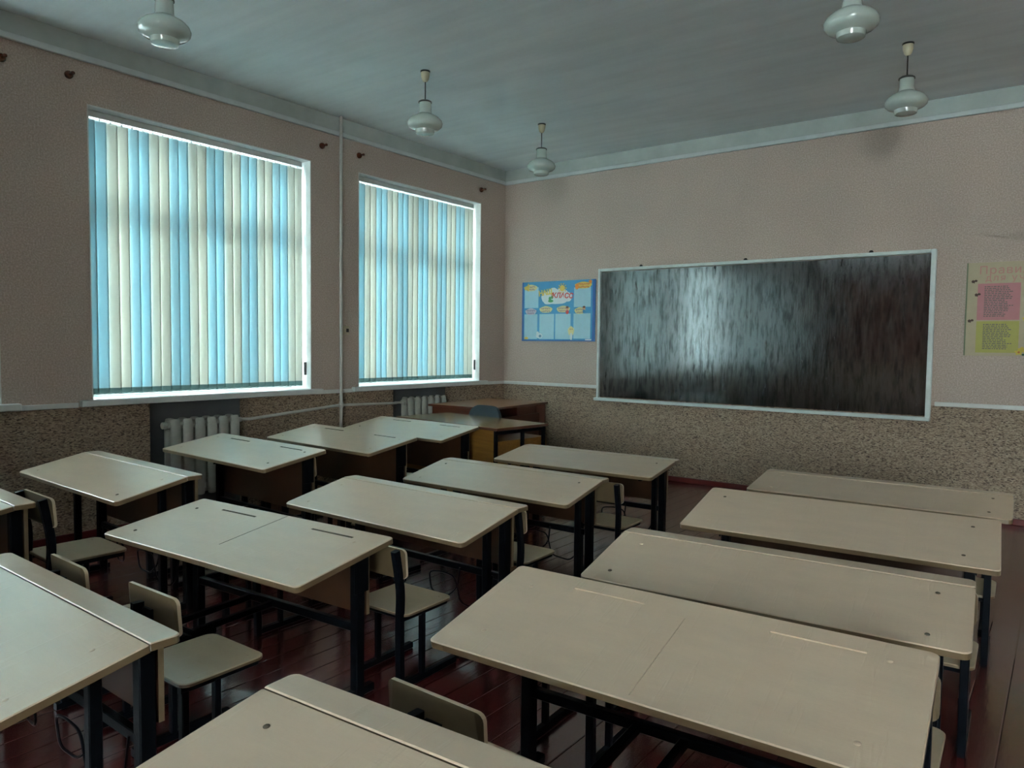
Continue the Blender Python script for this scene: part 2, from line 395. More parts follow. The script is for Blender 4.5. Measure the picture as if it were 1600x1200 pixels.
# ------------------------------------------------------------------ room shell
ZC = 3.365; ZP = 3.215; ZR = .895           # ceiling, top of the wallpaper, bottom of the rail
XR, YB = 9.0, -12.3                           # right wall, back wall
W = [(-2.229, -.447), (-4.594, -2.766), (-6.96, -5.13), (-9.30, -7.45), (-11.7, -9.85)]  # window openings along the left wall; last two are unseen, added for fill light
WZ0, WZ1 = .942, 2.924
BWX, BWZ = (6.3, 8.9), 3.15                    # wide unblinded window added in the unseen back wall for fill light
NICHE = [(-1.78, -.90), (-4.20, -3.40), (-6.6, -5.8), (-8.9, -8.1), (-11.3, -10.4)]
def build_shell():
    box('floor', (-.45, XR+.1, YB-.3, .1, -.1, 0), M['floor']); 
    box('ceiling', (-.45, XR+.1, YB-.3, .1, ZC, ZC+.12), M['ceiling'])
    for n in ('floor', 'ceiling'): tag(bpy.data.objects[n], kind='structure')
    # left wall built as a grid of blocks around the openings
    bm = bmesh.new(); T = -.42
    def col(y0, y1, lo=None, hi=None, x1=0.0, low=1):
        # one pier column from z=lo to hi split by finish
        for z0, z1, mi in ((0, ZR, low), (ZR, ZP, 0), (ZP, ZC, 2)):
            a = max(z0, lo if lo is not None else 0); b2 = min(z1, hi if hi is not None else ZC)
            if b2 > a: bx(bm, T, x1, y0, y1, a, b2, mi)
    ys = sorted([YB-.1, .1] + [y for w in W for y in w])
    for y0, y1 in zip(ys, ys[1:]):
        if (y0, y1) in W: 
            col(y0, y1, WZ1, ZC)
            # sill wall with radiator niche
            nn = [n for n in NICHE if n[0] > y0 and n[1] < y1][0]
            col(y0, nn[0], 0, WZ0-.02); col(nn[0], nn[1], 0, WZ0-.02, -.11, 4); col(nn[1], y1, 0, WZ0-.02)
        else: col(y0, y1)
    tag(obj('wall_left', bm, [M['wall_up'], M['wall_low'], M['band'], M['white_paint'], M['niche']]), kind='structure')
    for nm, d in (('wall_front', (0, XR, 0, .1)), ('wall_right', (XR, XR+.1, YB, .1)), ('wall_back', (0, XR, YB-.3, YB))):
        bm = bmesh.new()
        for z0, z1, mi in ((0, ZR, 1), (ZR, ZP, 0), (ZP, ZC, 2)):
            if nm == 'wall_back' and mi == 0:
                bx(bm, 0, BWX[0], d[2], d[3], z0, z1, mi); bx(bm, BWX[1], XR, d[2], d[3], z0, z1, mi)
                bx(bm, BWX[0], BWX[1], d[2], d[3], BWZ, z1, mi)
            else: bx(bm, *d, z0, z1, mi)
        tag(obj(nm, bm, [M['wall_up'], M['wall_low'], M['band']] if nm != 'wall_back' else [M['brown_side'], M['wall_low'], M['band']]), kind='structure')  # unseen back wall set dark to keep the blackboard reflection dim
    # white batten at the top of the wallpaper
    k = 1
    for d in ((.0, .03, YB, 0, ZP-.022, ZP+.018), (.03, XR, -.03, 0, ZP-.022, ZP+.018)):
        o = box('trim_%d' % k, d, M['ceiling_trim'], bev=.006); tag(o, kind='structure'); k += 1
    # rail between the wallpapers
    segs = [(0.0, .016, a, b2) for a, b2 in ((-.325, -.001), (-2.733, -2.285), (-5.09, -4.685), (-7.35, -7.05), (-9.75, -9.4), (YB, -11.8))]
    segs += [(.016, 1.27, -.016, 0), (4.45, XR, -.016, 0)]
    for s in segs:
        o = box('trim_%d' % k, (s[0], s[1], s[2], s[3], ZR-.003, ZR+.032), M['white_paint'], bev=.005); tag(o, kind='structure'); k += 1
    for nm, d in (('baseboard_front', (0.02, XR, -.025, 0)), ('baseboard_left', (0, .022, YB, -4.2))):
        o = box(nm, (*d, 0, .05), M['red_base'], bev=.006); tag(o, kind='structure')
build_shell()

def build_windows():
    for i, (y0, y1) in enumerate(W):
        root = thing('window_%d' % (i+1), None, None, (0, 0, 0)); tag(root, kind='structure')
        bm = bmesh.new(); x0, x1 = -.34, -.27; f = .06
        bx(bm, x0, x1, y0, y0+f, WZ0, WZ1, bev=.006); bx(bm, x0, x1, y1-f, y1, WZ0, WZ1, bev=.006)
        bx(bm, x0, x1, y0+f, y1-f, WZ0, WZ0+f, bev=.006); bx(bm, x0, x1, y0+f, y1-f, WZ1-f, WZ1, bev=.006)
        obj('window_frame', bm, M['white_paint'], root)
        zt = 2.26
        box('transom', (x0, x1, y0+f, y1-f, zt-.06, zt+.06), M['white_paint'], root, bev=.006)
        for t in (.36, .68):
            ym = y0+(y1-y0)*t
            box('mullion', (x0, x1, ym-.045, ym+.045, WZ0+f, zt-.06), M['white_paint'], root, bev=.006)
        ym = (y0+y1)/2
        box('mullion', (x0, x1, ym-.04, ym+.04, zt+.06, WZ1-f), M['white_paint'], root, bev=.006)
        box('glass', (-.307, -.303, y0+f, y1-f, WZ0+f, WZ1-f), M['glass'], root)
        # painted reveal lining
        bm = bmesh.new()
        bx(bm, -.42, .002, y0, y0+.008, WZ0, WZ1); bx(bm, -.42, .002, y1-.008, y1, WZ0, WZ1)
        bx(bm, -.42, .002, y0, y1, WZ1-.008, WZ1)
        obj('reveal_lining', bm, M['white_paint'], root)
        bm = bmesh.new(); bx(bm, -.27, .055, y0-.085, y1+.10, WZ0-.038, WZ0, bev=.008) 
        # notch the sill around the piers: keep only the front lip wider than the opening
        bm.free(); bm = bmesh.new()
        bx(bm, -.29, .0, y0+.001, y1-.001, WZ0-.02, WZ0, bev=0)
        bx(bm, 0.0, .052, y0-.085, y1+.095, WZ0-.045, WZ0, bev=.007)
        obj('window_sill', bm, M['white_paint'], root)
build_windows()
def build_fill_window():  # out of view, put in only to brighten the room
    root = thing('window_6', None, None, (0, 0, 0)); tag(root, kind='structure')
    y0, y1 = YB-.26, YB-.2; a, b2 = BWX; bm = bmesh.new()
    bx(bm, a, a+.06, y0, y1, ZR, BWZ); bx(bm, b2-.06, b2, y0, y1, ZR, BWZ); bx(bm, a+.06, b2-.06, y0, y1, ZR, ZR+.06); bx(bm, a+.06, b2-.06, y0, y1, BWZ-.06, BWZ)
    obj('window_frame', bm, M['white_paint'], root)
    for t in (1/3, 2/3):
        xm = a+(b2-a)*t; box('mullion', (xm-.04, xm+.04, y0, y1, ZR+.06, BWZ-.06), M['white_paint'], root)
    box('glass', (a+.06, b2-.06, y0+.028, y0+.032, ZR+.06, BWZ-.06), M['glass'], root)
build_fill_window()

def build_blinds():
    names = ['vertical blind of pale blue and cream slats in the window nearest the blackboard',
             'wide vertical blind of blue and cream slats in the window over the left radiator',
             'vertical blind in the window just behind the left edge of the view',
             'vertical blind with opened slats in the fourth window, unseen and added for fill light',
             'vertical blind with opened slats in the unseen rearmost window added for fill light']
    for i, (y0, y1) in enumerate(W):
        root = thing('vertical_blind', names[i], 'blind', (-.1, (y0+y1)/2, WZ0), 0, 'vertical blinds in the windows')
        h0, h1 = .026, WZ1-WZ0-.055
        L = (y1-y0); ya, yb = -L/2+.012, L/2-.03
        box('headrail', (-.022, .022, ya, yb, h1, h1+.045), M['white_paint'], root, bev=.004)
        n = 24; pitch = (yb-ya)/n; hw = pitch*.57
        for k in range(n):
            yc = ya+(k+.5)*pitch
            ang = radians((-13, -13, -30, 80, 80)[i]+random.uniform(-1.5, 1.5)); curv = .003  # unseen blinds are turned open so more fill light enters
            bm = bmesh.new(); cols = []
            sway = random.uniform(-.004, .004)
            for j in range(7):
                t = -1+2*j/6; lx = curv*(1-t*t); ly = hw*t
                px = lx*cos(ang) - ly*sin(ang); py = lx*sin(ang)+ly*cos(ang)
                cols.append((px, yc+py))
            levels = [h0, h0+.043, h0+.3, h0+.8, h0+1.3, h1-.015]
            grid = [[bm.verts.new((x+sway*(1-(z-h0)/h1), y+sway*.8*(1-(z-h0)/h1), z)) for x, y in cols] for z in levels]
            for r_, (a, b2) in enumerate(zip(grid, grid[1:])):
                for j in range(6):
                    f = bm.faces.new((a[j], a[j+1], b2[j+1], b2[j])); f.material_index = 1 if r_ == 0 else 0
            mt = M['slat_blue'] if (k//2) % 2 == 0 else M['slat_cream']
            s = obj('slat', bm, [mt, M['hem']], root, smooth=True)
            s.modifiers.new('thickness', 'SOLIDIFY').thickness = .0006
            bm = bmesh.new(); tube(bm, [(0, yc, h1-.02), (0, yc, h1+.005)], .005, 6); obj('carrier', bm, M['white_paint'], s)
        bm = bmesh.new()
        pts = []
        for k in range(n):
            yc = ya+(k+.5)*pitch; pts += [(.010, yc-pitch*.45, h0+.008), (.012, yc, h0+.001)]
        tube(bm, pts, .0015, 5); obj('bottom_chain', bm, M['white_paint'], root)
        bm = bmesh.new(); tube(bm, [(.03, yb+.012, h1+.02), (.034, yb+.012, .3)], .0018, 5); tube(bm, [(.036, yb+.018, h1+.02), (.036, yb+.016, .3)], .0018, 5)
        obj('pull_cord', bm, M['white_paint'], root)
        box('cord_weight', (.028, .042, yb+.002, yb+.026, .12, .235), M['weight'], root, bev=.003)
build_blinds()

def build_outside():
    tag(box('yard_ground', (-40, 40, -40, 30, -1.2, -1.0), M['ground']), kind='structure')
build_outside()

# ------------------------------------------------------------------ radiators and pipes
def build_radiators():
    def radiator(loc, n, label):
        root = thing('radiator', label, 'radiator', loc, 0, 'cast iron radiators')
        p = .098; H = .59
        for k in range(n):
            bm = bmesh.new(); y = (k+.5)*p
            for xo in (-.045, .045):
                tube(bm, [(xo, y, .05), (xo, y, .54)], .040, 12, ry=.021, up=(1, 0, 0))
                tube(bm, [(xo, y, .54), (xo, y, .565), (xo*.8, y, .585)], .034, 12, ry=.02, up=(1, 0, 0))
                tube(bm, [(xo*.8, y, .005), (xo, y, .025), (xo, y, .05)], .034, 12, ry=.02, up=(1, 0, 0))
            tube(bm, [(-.05, y, .555), (.05, y, .555)], .03, 10, ry=.027)
            tube(bm, [(-.05, y, .035), (.05, y, .035)], .03, 10, ry=.027)
            tube(bm, [(0, y-p/2, .545), (0, y+p/2, .545)], .032, 12)
            tube(bm, [(0, y-p/2, .045), (0, y+p/2, .045)], .032, 12)
            obj('radiator_section', bm, M['radiator_paint'], root, smooth=True)
        bm = bmesh.new(); tube(bm, [(0, -.03, .545), (0, 0, .545)], .026, 8); tube(bm, [(0, -.03, .045), (0, 0, .045)], .026, 8)
        obj('end_plug', bm, M['radiator_paint'], root, smooth=True)
        bm = bmesh.new()
        for yy in (p*.9, p*(n-.9)): bx(bm, -.085, .0, yy-.01, yy+.01, -.0, .02)
        for yy in (p*.9, p*(n-.9)): bx(bm, -.085, -.078, yy-.02, yy+.02, -.03, .05)
        obj('bracket', bm, M['radiator_paint'], root)
        return root
    radiator((-.02, -4.07, .175), 6, 'white cast iron radiator in the niche under the wide left window')
    radiator((-.02, -1.61, .215), 6, 'white cast iron radiator under the far window beside the brown desk')
    root = thing('heating_pipe', 'white heating pipe rising between the windows with branches to both radiators', 'pipe', (0, 0, 0))
    X = .04; Y = -2.467
    bm = bmesh.new(); tube(bm, [(X, Y, 0), (X, Y, ZC)], .0145, 12); obj('riser', bm, M['pipe_paint'], root, smooth=True)
    bm = bmesh.new(); tube(bm, bez([(-.02, -3.47, .72), (-.02, -3.44, .722), (X, -3.405, .726), (X, Y, .785)], 5, .015), .0125, 10)
    obj('pipe_branch', bm, M['pipe_paint'], root, smooth=True)
    bm = bmesh.new(); tube(bm, bez([(X, Y, .785), (X, -1.775, .763), (-.02, -1.735, .762), (-.02, -1.63, .76)], 5, .015), .0125, 10)
    obj('pipe_branch', bm, M['pipe_paint'], root, smooth=True)
    bm = bmesh.new(); tube(bm, [(X, Y-.025, .783), (X, Y+.025, .784)], .019, 10); tube(bm, [(X, Y, .76), (X, Y, .81)], .019, 10)
    obj('pipe_tee', bm, M['pipe_paint'], root, smooth=True)
    bm = bmesh.new(); tube(bm, [(-.02, -3.485, .72), (-.02, -3.45, .722)], .02, 8); obj('union_nut', bm, M['pipe_paint'], root)
build_radiators()

# ------------------------------------------------------------------ wall fittings
def build_fittings():
    knobs = [(-5.092, 3.07, 'brown wooden curtain knob cut by the left edge of the photo'),
             (-4.707, 3.08, 'brown wooden curtain knob above the left corner of the wide window'),
             (-2.654, 3.07, 'brown wooden curtain knob above the right corner of the wide window'),
             (-2.230, 3.075, 'brown wooden curtain knob just right of the white heating pipe'),
             (-.458, 3.067, 'brown wooden curtain knob near the room corner above the far window')]
    for y, z, lab in knobs:
        root = thing('curtain_knob', lab, 'knob', (0, y, z), 0, 'curtain knobs along the window wall')
        bm = bmesh.new(); lathe(bm, [(0, .03), (.02, .028), (.026, .018), (.026, .006), (.02, 0), (0, 0)], 16)
        bmesh.ops.rotate(bm, verts=bm.verts, cent=(0, 0, 0), matrix=Matrix.Rotation(pi/2, 3, 'Y'))
        obj('knob_rosette', bm, M['knob_wood'], root, smooth=True)
        bm = bmesh.new(); tube(bm, [(.025, 0, 0), (.06, .004, .002)], .008, 8); lathe(bm, [(0, -.012), (.010, -.008), (.013, 0), (.010, .008), (0, .012)], 10, (.064, .004, .002))
        obj('knob_peg', bm, M['knob_wood'], root, smooth=True)
    root = thing('light_switch', 'small yellowed light switch on the wall right of the heating pipe', 'switch', (0, -2.381, 1.465))
    box('switch_plate', (0, .012, -.036, .036, -.04, .04), M['switch'], root, bev=.003)
    box('switch_rocker', (.012, .02, -.005, .022, -.018, .014), M['plastic_black'], root, bev=.002)
build_fittings()

# ------------------------------------------------------------------ pendant lamps
def build_lamps():
    spots = [(1.44, -4.82, 'milk glass pendant lamp at the top left, over the left desk row'),
             (1.42, -2.83, 'milk glass pendant lamp above the gap between the two windows'),
             (1.38, -1.26, 'milk glass pendant lamp nearest the far left corner of the room'),
             (4.37, -2.84, 'milk glass pendant lamp cut by the top edge at the right'),
             (4.38, -1.35, 'milk glass pendant lamp hanging in front of the blackboard wall at the right')]
    proto = None
    def make():
        root = thing('pendant_lamp', '', 'lamp', (0, 0, 0), 0, 'milk glass pendant lamps')
        bm = bmesh.new(); lathe(bm, [(0, .46), (.036, .46), (.036, .452), (.032, .448), (.0, .448)], 20); obj('canopy_plate', bm, M['plastic_black'], root, smooth=True)
        bm = bmesh.new(); lathe(bm, [(0, .45), (.033, .45), (.032, .425), (.024, .395), (.015, .383), (.006, .38), (0, .38)], 20)
        obj('canopy', bm, M['bakelite'], root, smooth=True)
        bm = bmesh.new(); tube(bm, [(0, 0, .24), (0, 0, .385)], .0045, 8); obj('rod', bm, M['rod'], root, smooth=True)
        bm = bmesh.new(); lathe(bm, [(0, .252), (.012, .25), (.04, .243), (.05, .236), (.05, .228), (.0, .228)], 24); obj('gallery_cap', bm, M['rod'], root, smooth=True)
        prof = [(.044, .232), (.046, .20), (.047, .165), (.052, .148), (.075, .135), (.105, .118), (.124, .098), (.131, .078), (.126, .058), (.108, .042), (.082, .034), (.072, .028), (.070, .016), (.067, .004), (.06, .0), (.0, -.004)]
        bm = bmesh.new(); lathe(bm, prof, 40); obj('glass_shade', bm, M['opal'], root, smooth=True)
        return root
    for i, (x, y, lab) in enumerate(spots):
        if i == 0: r = proto = make()
        else:
            r = proto.copy(); COL.objects.link(r)
            for ch in proto.children:
                c = ch.copy(); COL.objects.link(c); c.parent = r
        r.location = (x, y, ZC-.46); r['label'] = lab
build_lamps()

# ------------------------------------------------------------------ front wall: blackboard and posters
def text_mesh(name, s, size, mat, parent, loc, ext=.0006, align='CENTER', shear=0, space=1, bold=0):
    cu = bpy.data.curves.new(name, 'FONT'); cu.body = s; cu.size = size; cu.extrude = ext; cu.align_x = align; cu.align_y = 'CENTER'
    cu.shear = shear; cu.space_character = space; cu.offset = bold
    o = bpy.data.objects.new(name, cu); COL.objects.link(o)
    dg = bpy.context.evaluated_depsgraph_get(); me = bpy.data.meshes.new_from_object(o.evaluated_get(dg))
    bpy.data.objects.remove(o); me.materials.clear(); me.materials.append(mat)
    o = bpy.data.objects.new(name, me); COL.objects.link(o); o.parent = parent; o.location = loc; o.rotation_euler = (pi/2, 0, 0)
    return o
def plate(bm, x0, x1, z0, z1, y, mi=0, t=.0008): bx(bm, x0, x1, y-t, y, z0, z1, mi)
def blob(bm, cx, cz, rx, rz, y, mi=0, n=18, t=.0008, wob=0):
    a = [bm.verts.new((cx+rx*(1+wob*sin(5*q*2*pi/n))*cos(2*pi*q/n), y-t, cz+rz*(1+wob*sin(5*q*2*pi/n))*sin(2*pi*q/n))) for q in range(n)]
    b2 = [bm.verts.new((v.co.x, y, v.co.z)) for v in a]
    f = bm.faces.new(a); f.material_index = mi
    for q in range(n):
        f = bm.faces.new((a[q], a[(q+1) % n], b2[(q+1) % n], b2[q])); f.material_index = mi
def build_front_wall():
    x0, x1, z0, z1 = 1.284, 4.425, .771, 2.164
    root = thing('blackboard', 'large glossy dark blackboard in a white painted frame on the front wall', 'blackboard', ((x0+x1)/2, 0, z0))
    w = (x1-x0)/2; h = z1-z0; f = .038
    box('writing_surface', (-w+f, w-f, -.03, -.012, f, h-f), M['blackboard'], root)
    bm = bmesh.new()
    bx(bm, -w, -w+f*.75, -.045, 0, 0, h, bev=.006); bx(bm, w-f, w, -.045, 0, 0, h, bev=.006)
    bx(bm, -w+f*.75, w-f, -.045, 0, h-f*.8, h, bev=.006)
    obj('frame', bm, M['board_frame'], root)
    box('chalk_ledge', (-w-.02, w, -.065, 0, -.004, f*.72), M['board_frame'], root, bev=.006)
    for x in (1.776, 2.857, 3.935):
        bm = bmesh.new(); lathe(bm, [(0, 0), (.016, .002), (.018, .012), (.01, .022), (0, .024)], 10, (x-(x0+x1)/2, -.02, h-.002)); obj('hanging_hook', bm, M['plastic_black'], root)
    # class poster
    X0, X1, Z0, Z1 = .27, 1.239, 1.395, 2.063
    pr = thing('class_poster', 'blue class information poster with pale panels left of the blackboard', 'poster', ((X0+X1)/2, -.003, Z0))
    cx = (X0+X1)/2; S = (X1-X0)/833.; # pixel of the 7.27x view
    def X(u): return X0+(u-270)*S-cx
    # rows are rectified: v from 0 (top) to 1 (bottom)
    Hh = Z1-Z0
    def Z(v): return Hh*(1-v)
    box('poster_board', (X0-cx, X1-cx, -.012, 0, 0, Hh), flat('poster_blue', (.035, .26, .50), .4), pr, bev=.001)
    pale = flat('pale_blue_panel', (.36, .60, .68), .5); Y = -.012
    rects = [(300, 465, .09, .44), (480, 650, .545, .965), (300, 455, .545, .965), (665, 838, .545, .965), (870, 1055, .545, .955), (872, 1055, .12, .44)]
    for a, b2, c, d in rects:
        bm = bmesh.new(); plate(bm, X(a), X(b2), Z(d), Z(c), Y); obj('text_panel', bm, pale, pr)
    # darker margins
    bm = bmesh.new(); plate(bm, X(270), X(290), 0, Hh, Y); plate(bm, X(1075), X(1103), 0, Hh, Y); plate(bm, X(290), X(1075), 0, .014, Y)
    obj('blue_margin', bm, flat('deep_blue_margin', (.02, .11, .36), .4), pr)
    yel = flat('poster_yellow', (.72, .55, .10)); wht = flat('poster_white', (.66, .75, .76)); org = flat('poster_orange', (.75, .26, .03)); red = flat('poster_red', (.55, .03, .02))
    grn = flat('poster_green', (.04, .28, .08)); hair = flat('poster_brown', (.12, .04, .02)); skin = flat('poster_skin', (.62, .36, .20)); ink = flat('poster_ink', (.15, .10, .22)); pyel = flat('poster_pale_yellow', (.68, .62, .28))
    bm = bmesh.new()
    for u, v, rx, rz in ((560, .27, 60, .10), (640, .22, 70, .12), (730, .24, 80, .13), (800, .27, 50, .09), (680, .33, 120, .06), (580, .34, 55, .05)): blob(bm, X(u), Z(v), rx*S, rz*Hh*.9, Y-u*1e-6, wob=.04)
    obj('cloud', bm, wht, pr)
    bm = bmesh.new(); blob(bm, X(740), Z(.125), 30*S, 30*S, Y-.001)
    for q in range(10):
        a = q*pi/5; blob(bm, X(740)+42*S*cos(a), Z(.125)+42*S*sin(a), 7*S, 7*S, Y-.001, n=8)
    obj('sun', bm, yel, pr)
    t = text_mesh('title_word', 'НАШ', .082, yel, pr, (X(548), Y-.004, Z(.19)), bold=.003, space=.9); t.rotation_euler = (pi/2, radians(-8), 0)
    t = text_mesh('title_word', 'КЛАСС', .078, red, pr, (X(745), Y-.004, Z(.25)), shear=.1, bold=.002, space=.98); t.rotation_euler = (pi/2, radians(3), 0)
    # little child figure in green by the title
    def child(u, v, s, shirt, capm):
        bm = bmesh.new(); x, z = X(u), Z(v)
        blob(bm, x, z, .017*s, .019*s, Y-.0028, 0); blob(bm, x, z-.035*s, .018*s, .022*s, Y-.0024, 1); blob(bm, x, z+.012*s, .018*s, .011*s, Y-.0036, 2)
        obj('child_drawing', bm, [skin, shirt, capm], pr)
    child(625, .22, .9, grn, red); child(800, .46, 1.1, red, hair); child(985, .46, 1.0, flat('poster_teal', (.03, .2, .4)), hair)
    bm = bmesh.new(); blob(bm, X(610), Z(.33), 30*S, 14*S, Y-.003); blob(bm, X(600), Z(.29), 14*S, 20*S, Y-.003); obj('leaf_drawing', bm, grn, pr)
    # heading badges with small line lettering marks
    for u0, u1, v, bgm in ((300, 450, .10, pyel), (880, 1065, .09, yel), (310, 445, .50, flat('poster_lilac', (.55, .52, .6))), (480, 630, .47, pyel), (680, 830, .47, pyel), (880, 1000, .50, pyel)):
        bm = bmesh.new(); blob(bm, X((u0+u1)/2), Z(v), (u1-u0)/2*S, .055*Hh, Y-.0015, wob=.05); obj('heading_badge', bm, bgm, pr)
        bm = bmesh.new(); random.seed(int(u0*3+v*100))
        for row in (0, 1):
            u = u0+18+row*8
            while u < u1-26:
                l = random.uniform(8, 14); dz = random.uniform(-.004, .004)
                plate(bm, X(u), X(u+3), Z(v)+.002-row*.03+dz, Z(v)+.022-row*.03+dz, Y-.003); plate(bm, X(u), X(u+l*.7), Z(v)+.009-row*.03+dz, Z(v)+.013-row*.03+dz, Y-.003)
                u += l
        obj('heading_marks', bm, red if u0 == 880 and v < .2 else ink, pr)
    bm = bmesh.new(); blob(bm, X(325), Z(.10), 30*S, 20*S, Y-.004, wob=.2); blob(bm, X(345), Z(.09), 10*S, 40*S, Y-.004); obj('pencil_drawing', bm, yel, pr)
    bm = bmesh.new(); blob(bm, X(905), Z(.11), 20*S, 26*S, Y-.004); blob(bm, X(1050), Z(.04), 18*S, 18*S, Y-.004, wob=.2); obj('apple_drawing', bm, org, pr)
    bm = bmesh.new(); blob(bm, X(480), Z(.91), 38*S, 26*S, Y-.002, 0); blob(bm, X(462), Z(.87), 16*S, 20*S, Y-.003, 0); blob(bm, X(492), Z(.915), 16*S, 14*S, Y-.004, 1); obj('elephant_drawing', bm, [wht, flat('poster_greyblue', (.1, .25, .35))], pr)
    bm = bmesh.new(); blob(bm, X(845), Z(.83), 34*S, 44*S, Y-.002, 0, wob=.06); blob(bm, X(848), Z(.92), 14*S, 34*S, Y-.003, 1); blob(bm, X(838), Z(.80), 5*S, 5*S, Y-.004, 2); blob(bm, X(858), Z(.80), 5*S, 5*S, Y-.004, 2); obj('bear_drawing', bm, [pyel, wht, hair], pr)
    bm = bmesh.new(); blob(bm, X(325), Z(.95), 24*S, 12*S, Y-.002, wob=.2); obj('duck_drawing', bm, yel, pr)
    bm = bmesh.new(); plate(bm, X(1000), X(1068), .012, .026, Y-.001); obj('imprint', bm, wht, pr)
    # rules poster
    RX, RZ0, RZ1 = 4.641, 1.308, 2.037; H2 = RZ1-RZ0
    q = thing('rules_poster', 'beige rules poster with pink, yellow and green sheets right of the blackboard', 'poster', (RX, -.003, RZ0))
    box('poster_board', (0, 1.02, -.012, 0, 0, H2), flat('beige_cardboard', (.44, .38, .25), .6), q, bev=.001)
    box('board_edging', (-.004, .006, -.014, .001, 0, H2), flat('torn_green_edging', (.16, .2, .12), .6), q)
    Y = -.012; pk = flat('pink_title_ink', (.48, .23, .2), .6)
    text_mesh('title_line', 'Правила по', .085, pk, q, (.34, Y-.001, H2-.065), align='CENTER', space=1.12)
    text_mesh('title_line', 'для учащихся', .068, pk, q, (.40, Y-.001, H2-.125), align='CENTER', space=1.25)
    line = flat('sheet_print_grey', (.14, .13, .12), .6)
    sheets = [('pink_sheet', (.48, .21, .22), .075, .355, H2-.45, H2-.165), ('yellow_sheet', (.42, .38, .06), .415, .70, H2-.43, H2-.165),
              ('yellow_sheet', (.40, .39, .10), .075, .355, .025, .27), ('teal_sheet', (.12, .40, .28), .415, .70, .025, .27)]
    for nm, c, a, b2, c0, c1 in sheets:
        bm = bmesh.new(); plate(bm, a, b2, c0, c1, Y); s = obj(nm, bm, flat(nm+str(round(c[0], 2)), c, .6), q)
        bm = bmesh.new(); z = c1-.025; random.seed(int(a*100))
        while z > c0+.025:
            L = random.uniform(.65, 1)*(b2-a-.08); sx = a+.045; u = 0
            while u < L:
                ww = random.uniform(.008, .03); plate(bm, sx+u, sx+min(L, u+ww), z-.0035, z+.0035, Y-.0008, t=.0004); u += ww+.005
            z -= .0135
        obj('print_lines', bm, line, s)
    bm = bmesh.new()
    for u, v in ((.40, .285), (.44, .29), (.36, .03), (.41, .035), (.38, .05)): blob(bm, u, v, .024, .02, Y-.002, 0, wob=.25)
    for u, v in ((.40, .285), (.36, .03), (.41, .035)): blob(bm, u, v, .008, .008, Y-.0035, 1)
    for u, v, a, b2 in ((.47, .27, .02, .006), (.48, .285, .018, .005), (.465, .255, .006, .018), (.39, .012, .012, .008)): blob(bm, u, v, a, b2, Y-.003, 2)
    obj('flower_cutout', bm, [flat('flower_yellow', (.58, .46, .05)), flat('flower_orange', (.5, .16, .02)), flat('leaf_dark', (.01, .06, .03))], q)
    for u, v in ((.05, H2-.15), (.075, H2-.255), (.035, .27)):
        bm = bmesh.new(); blob(bm, u-.009, v+.003, .010, .012, Y-.002, wob=.15); blob(bm, u+.010, v+.008, .011, .009, Y-.002, wob=.15); blob(bm, u, v, .003, .012, Y-.003)
        obj('butterfly_cutout', bm, flat('butterfly_dark', (.06, .03, .02)), q)
build_front_wall()

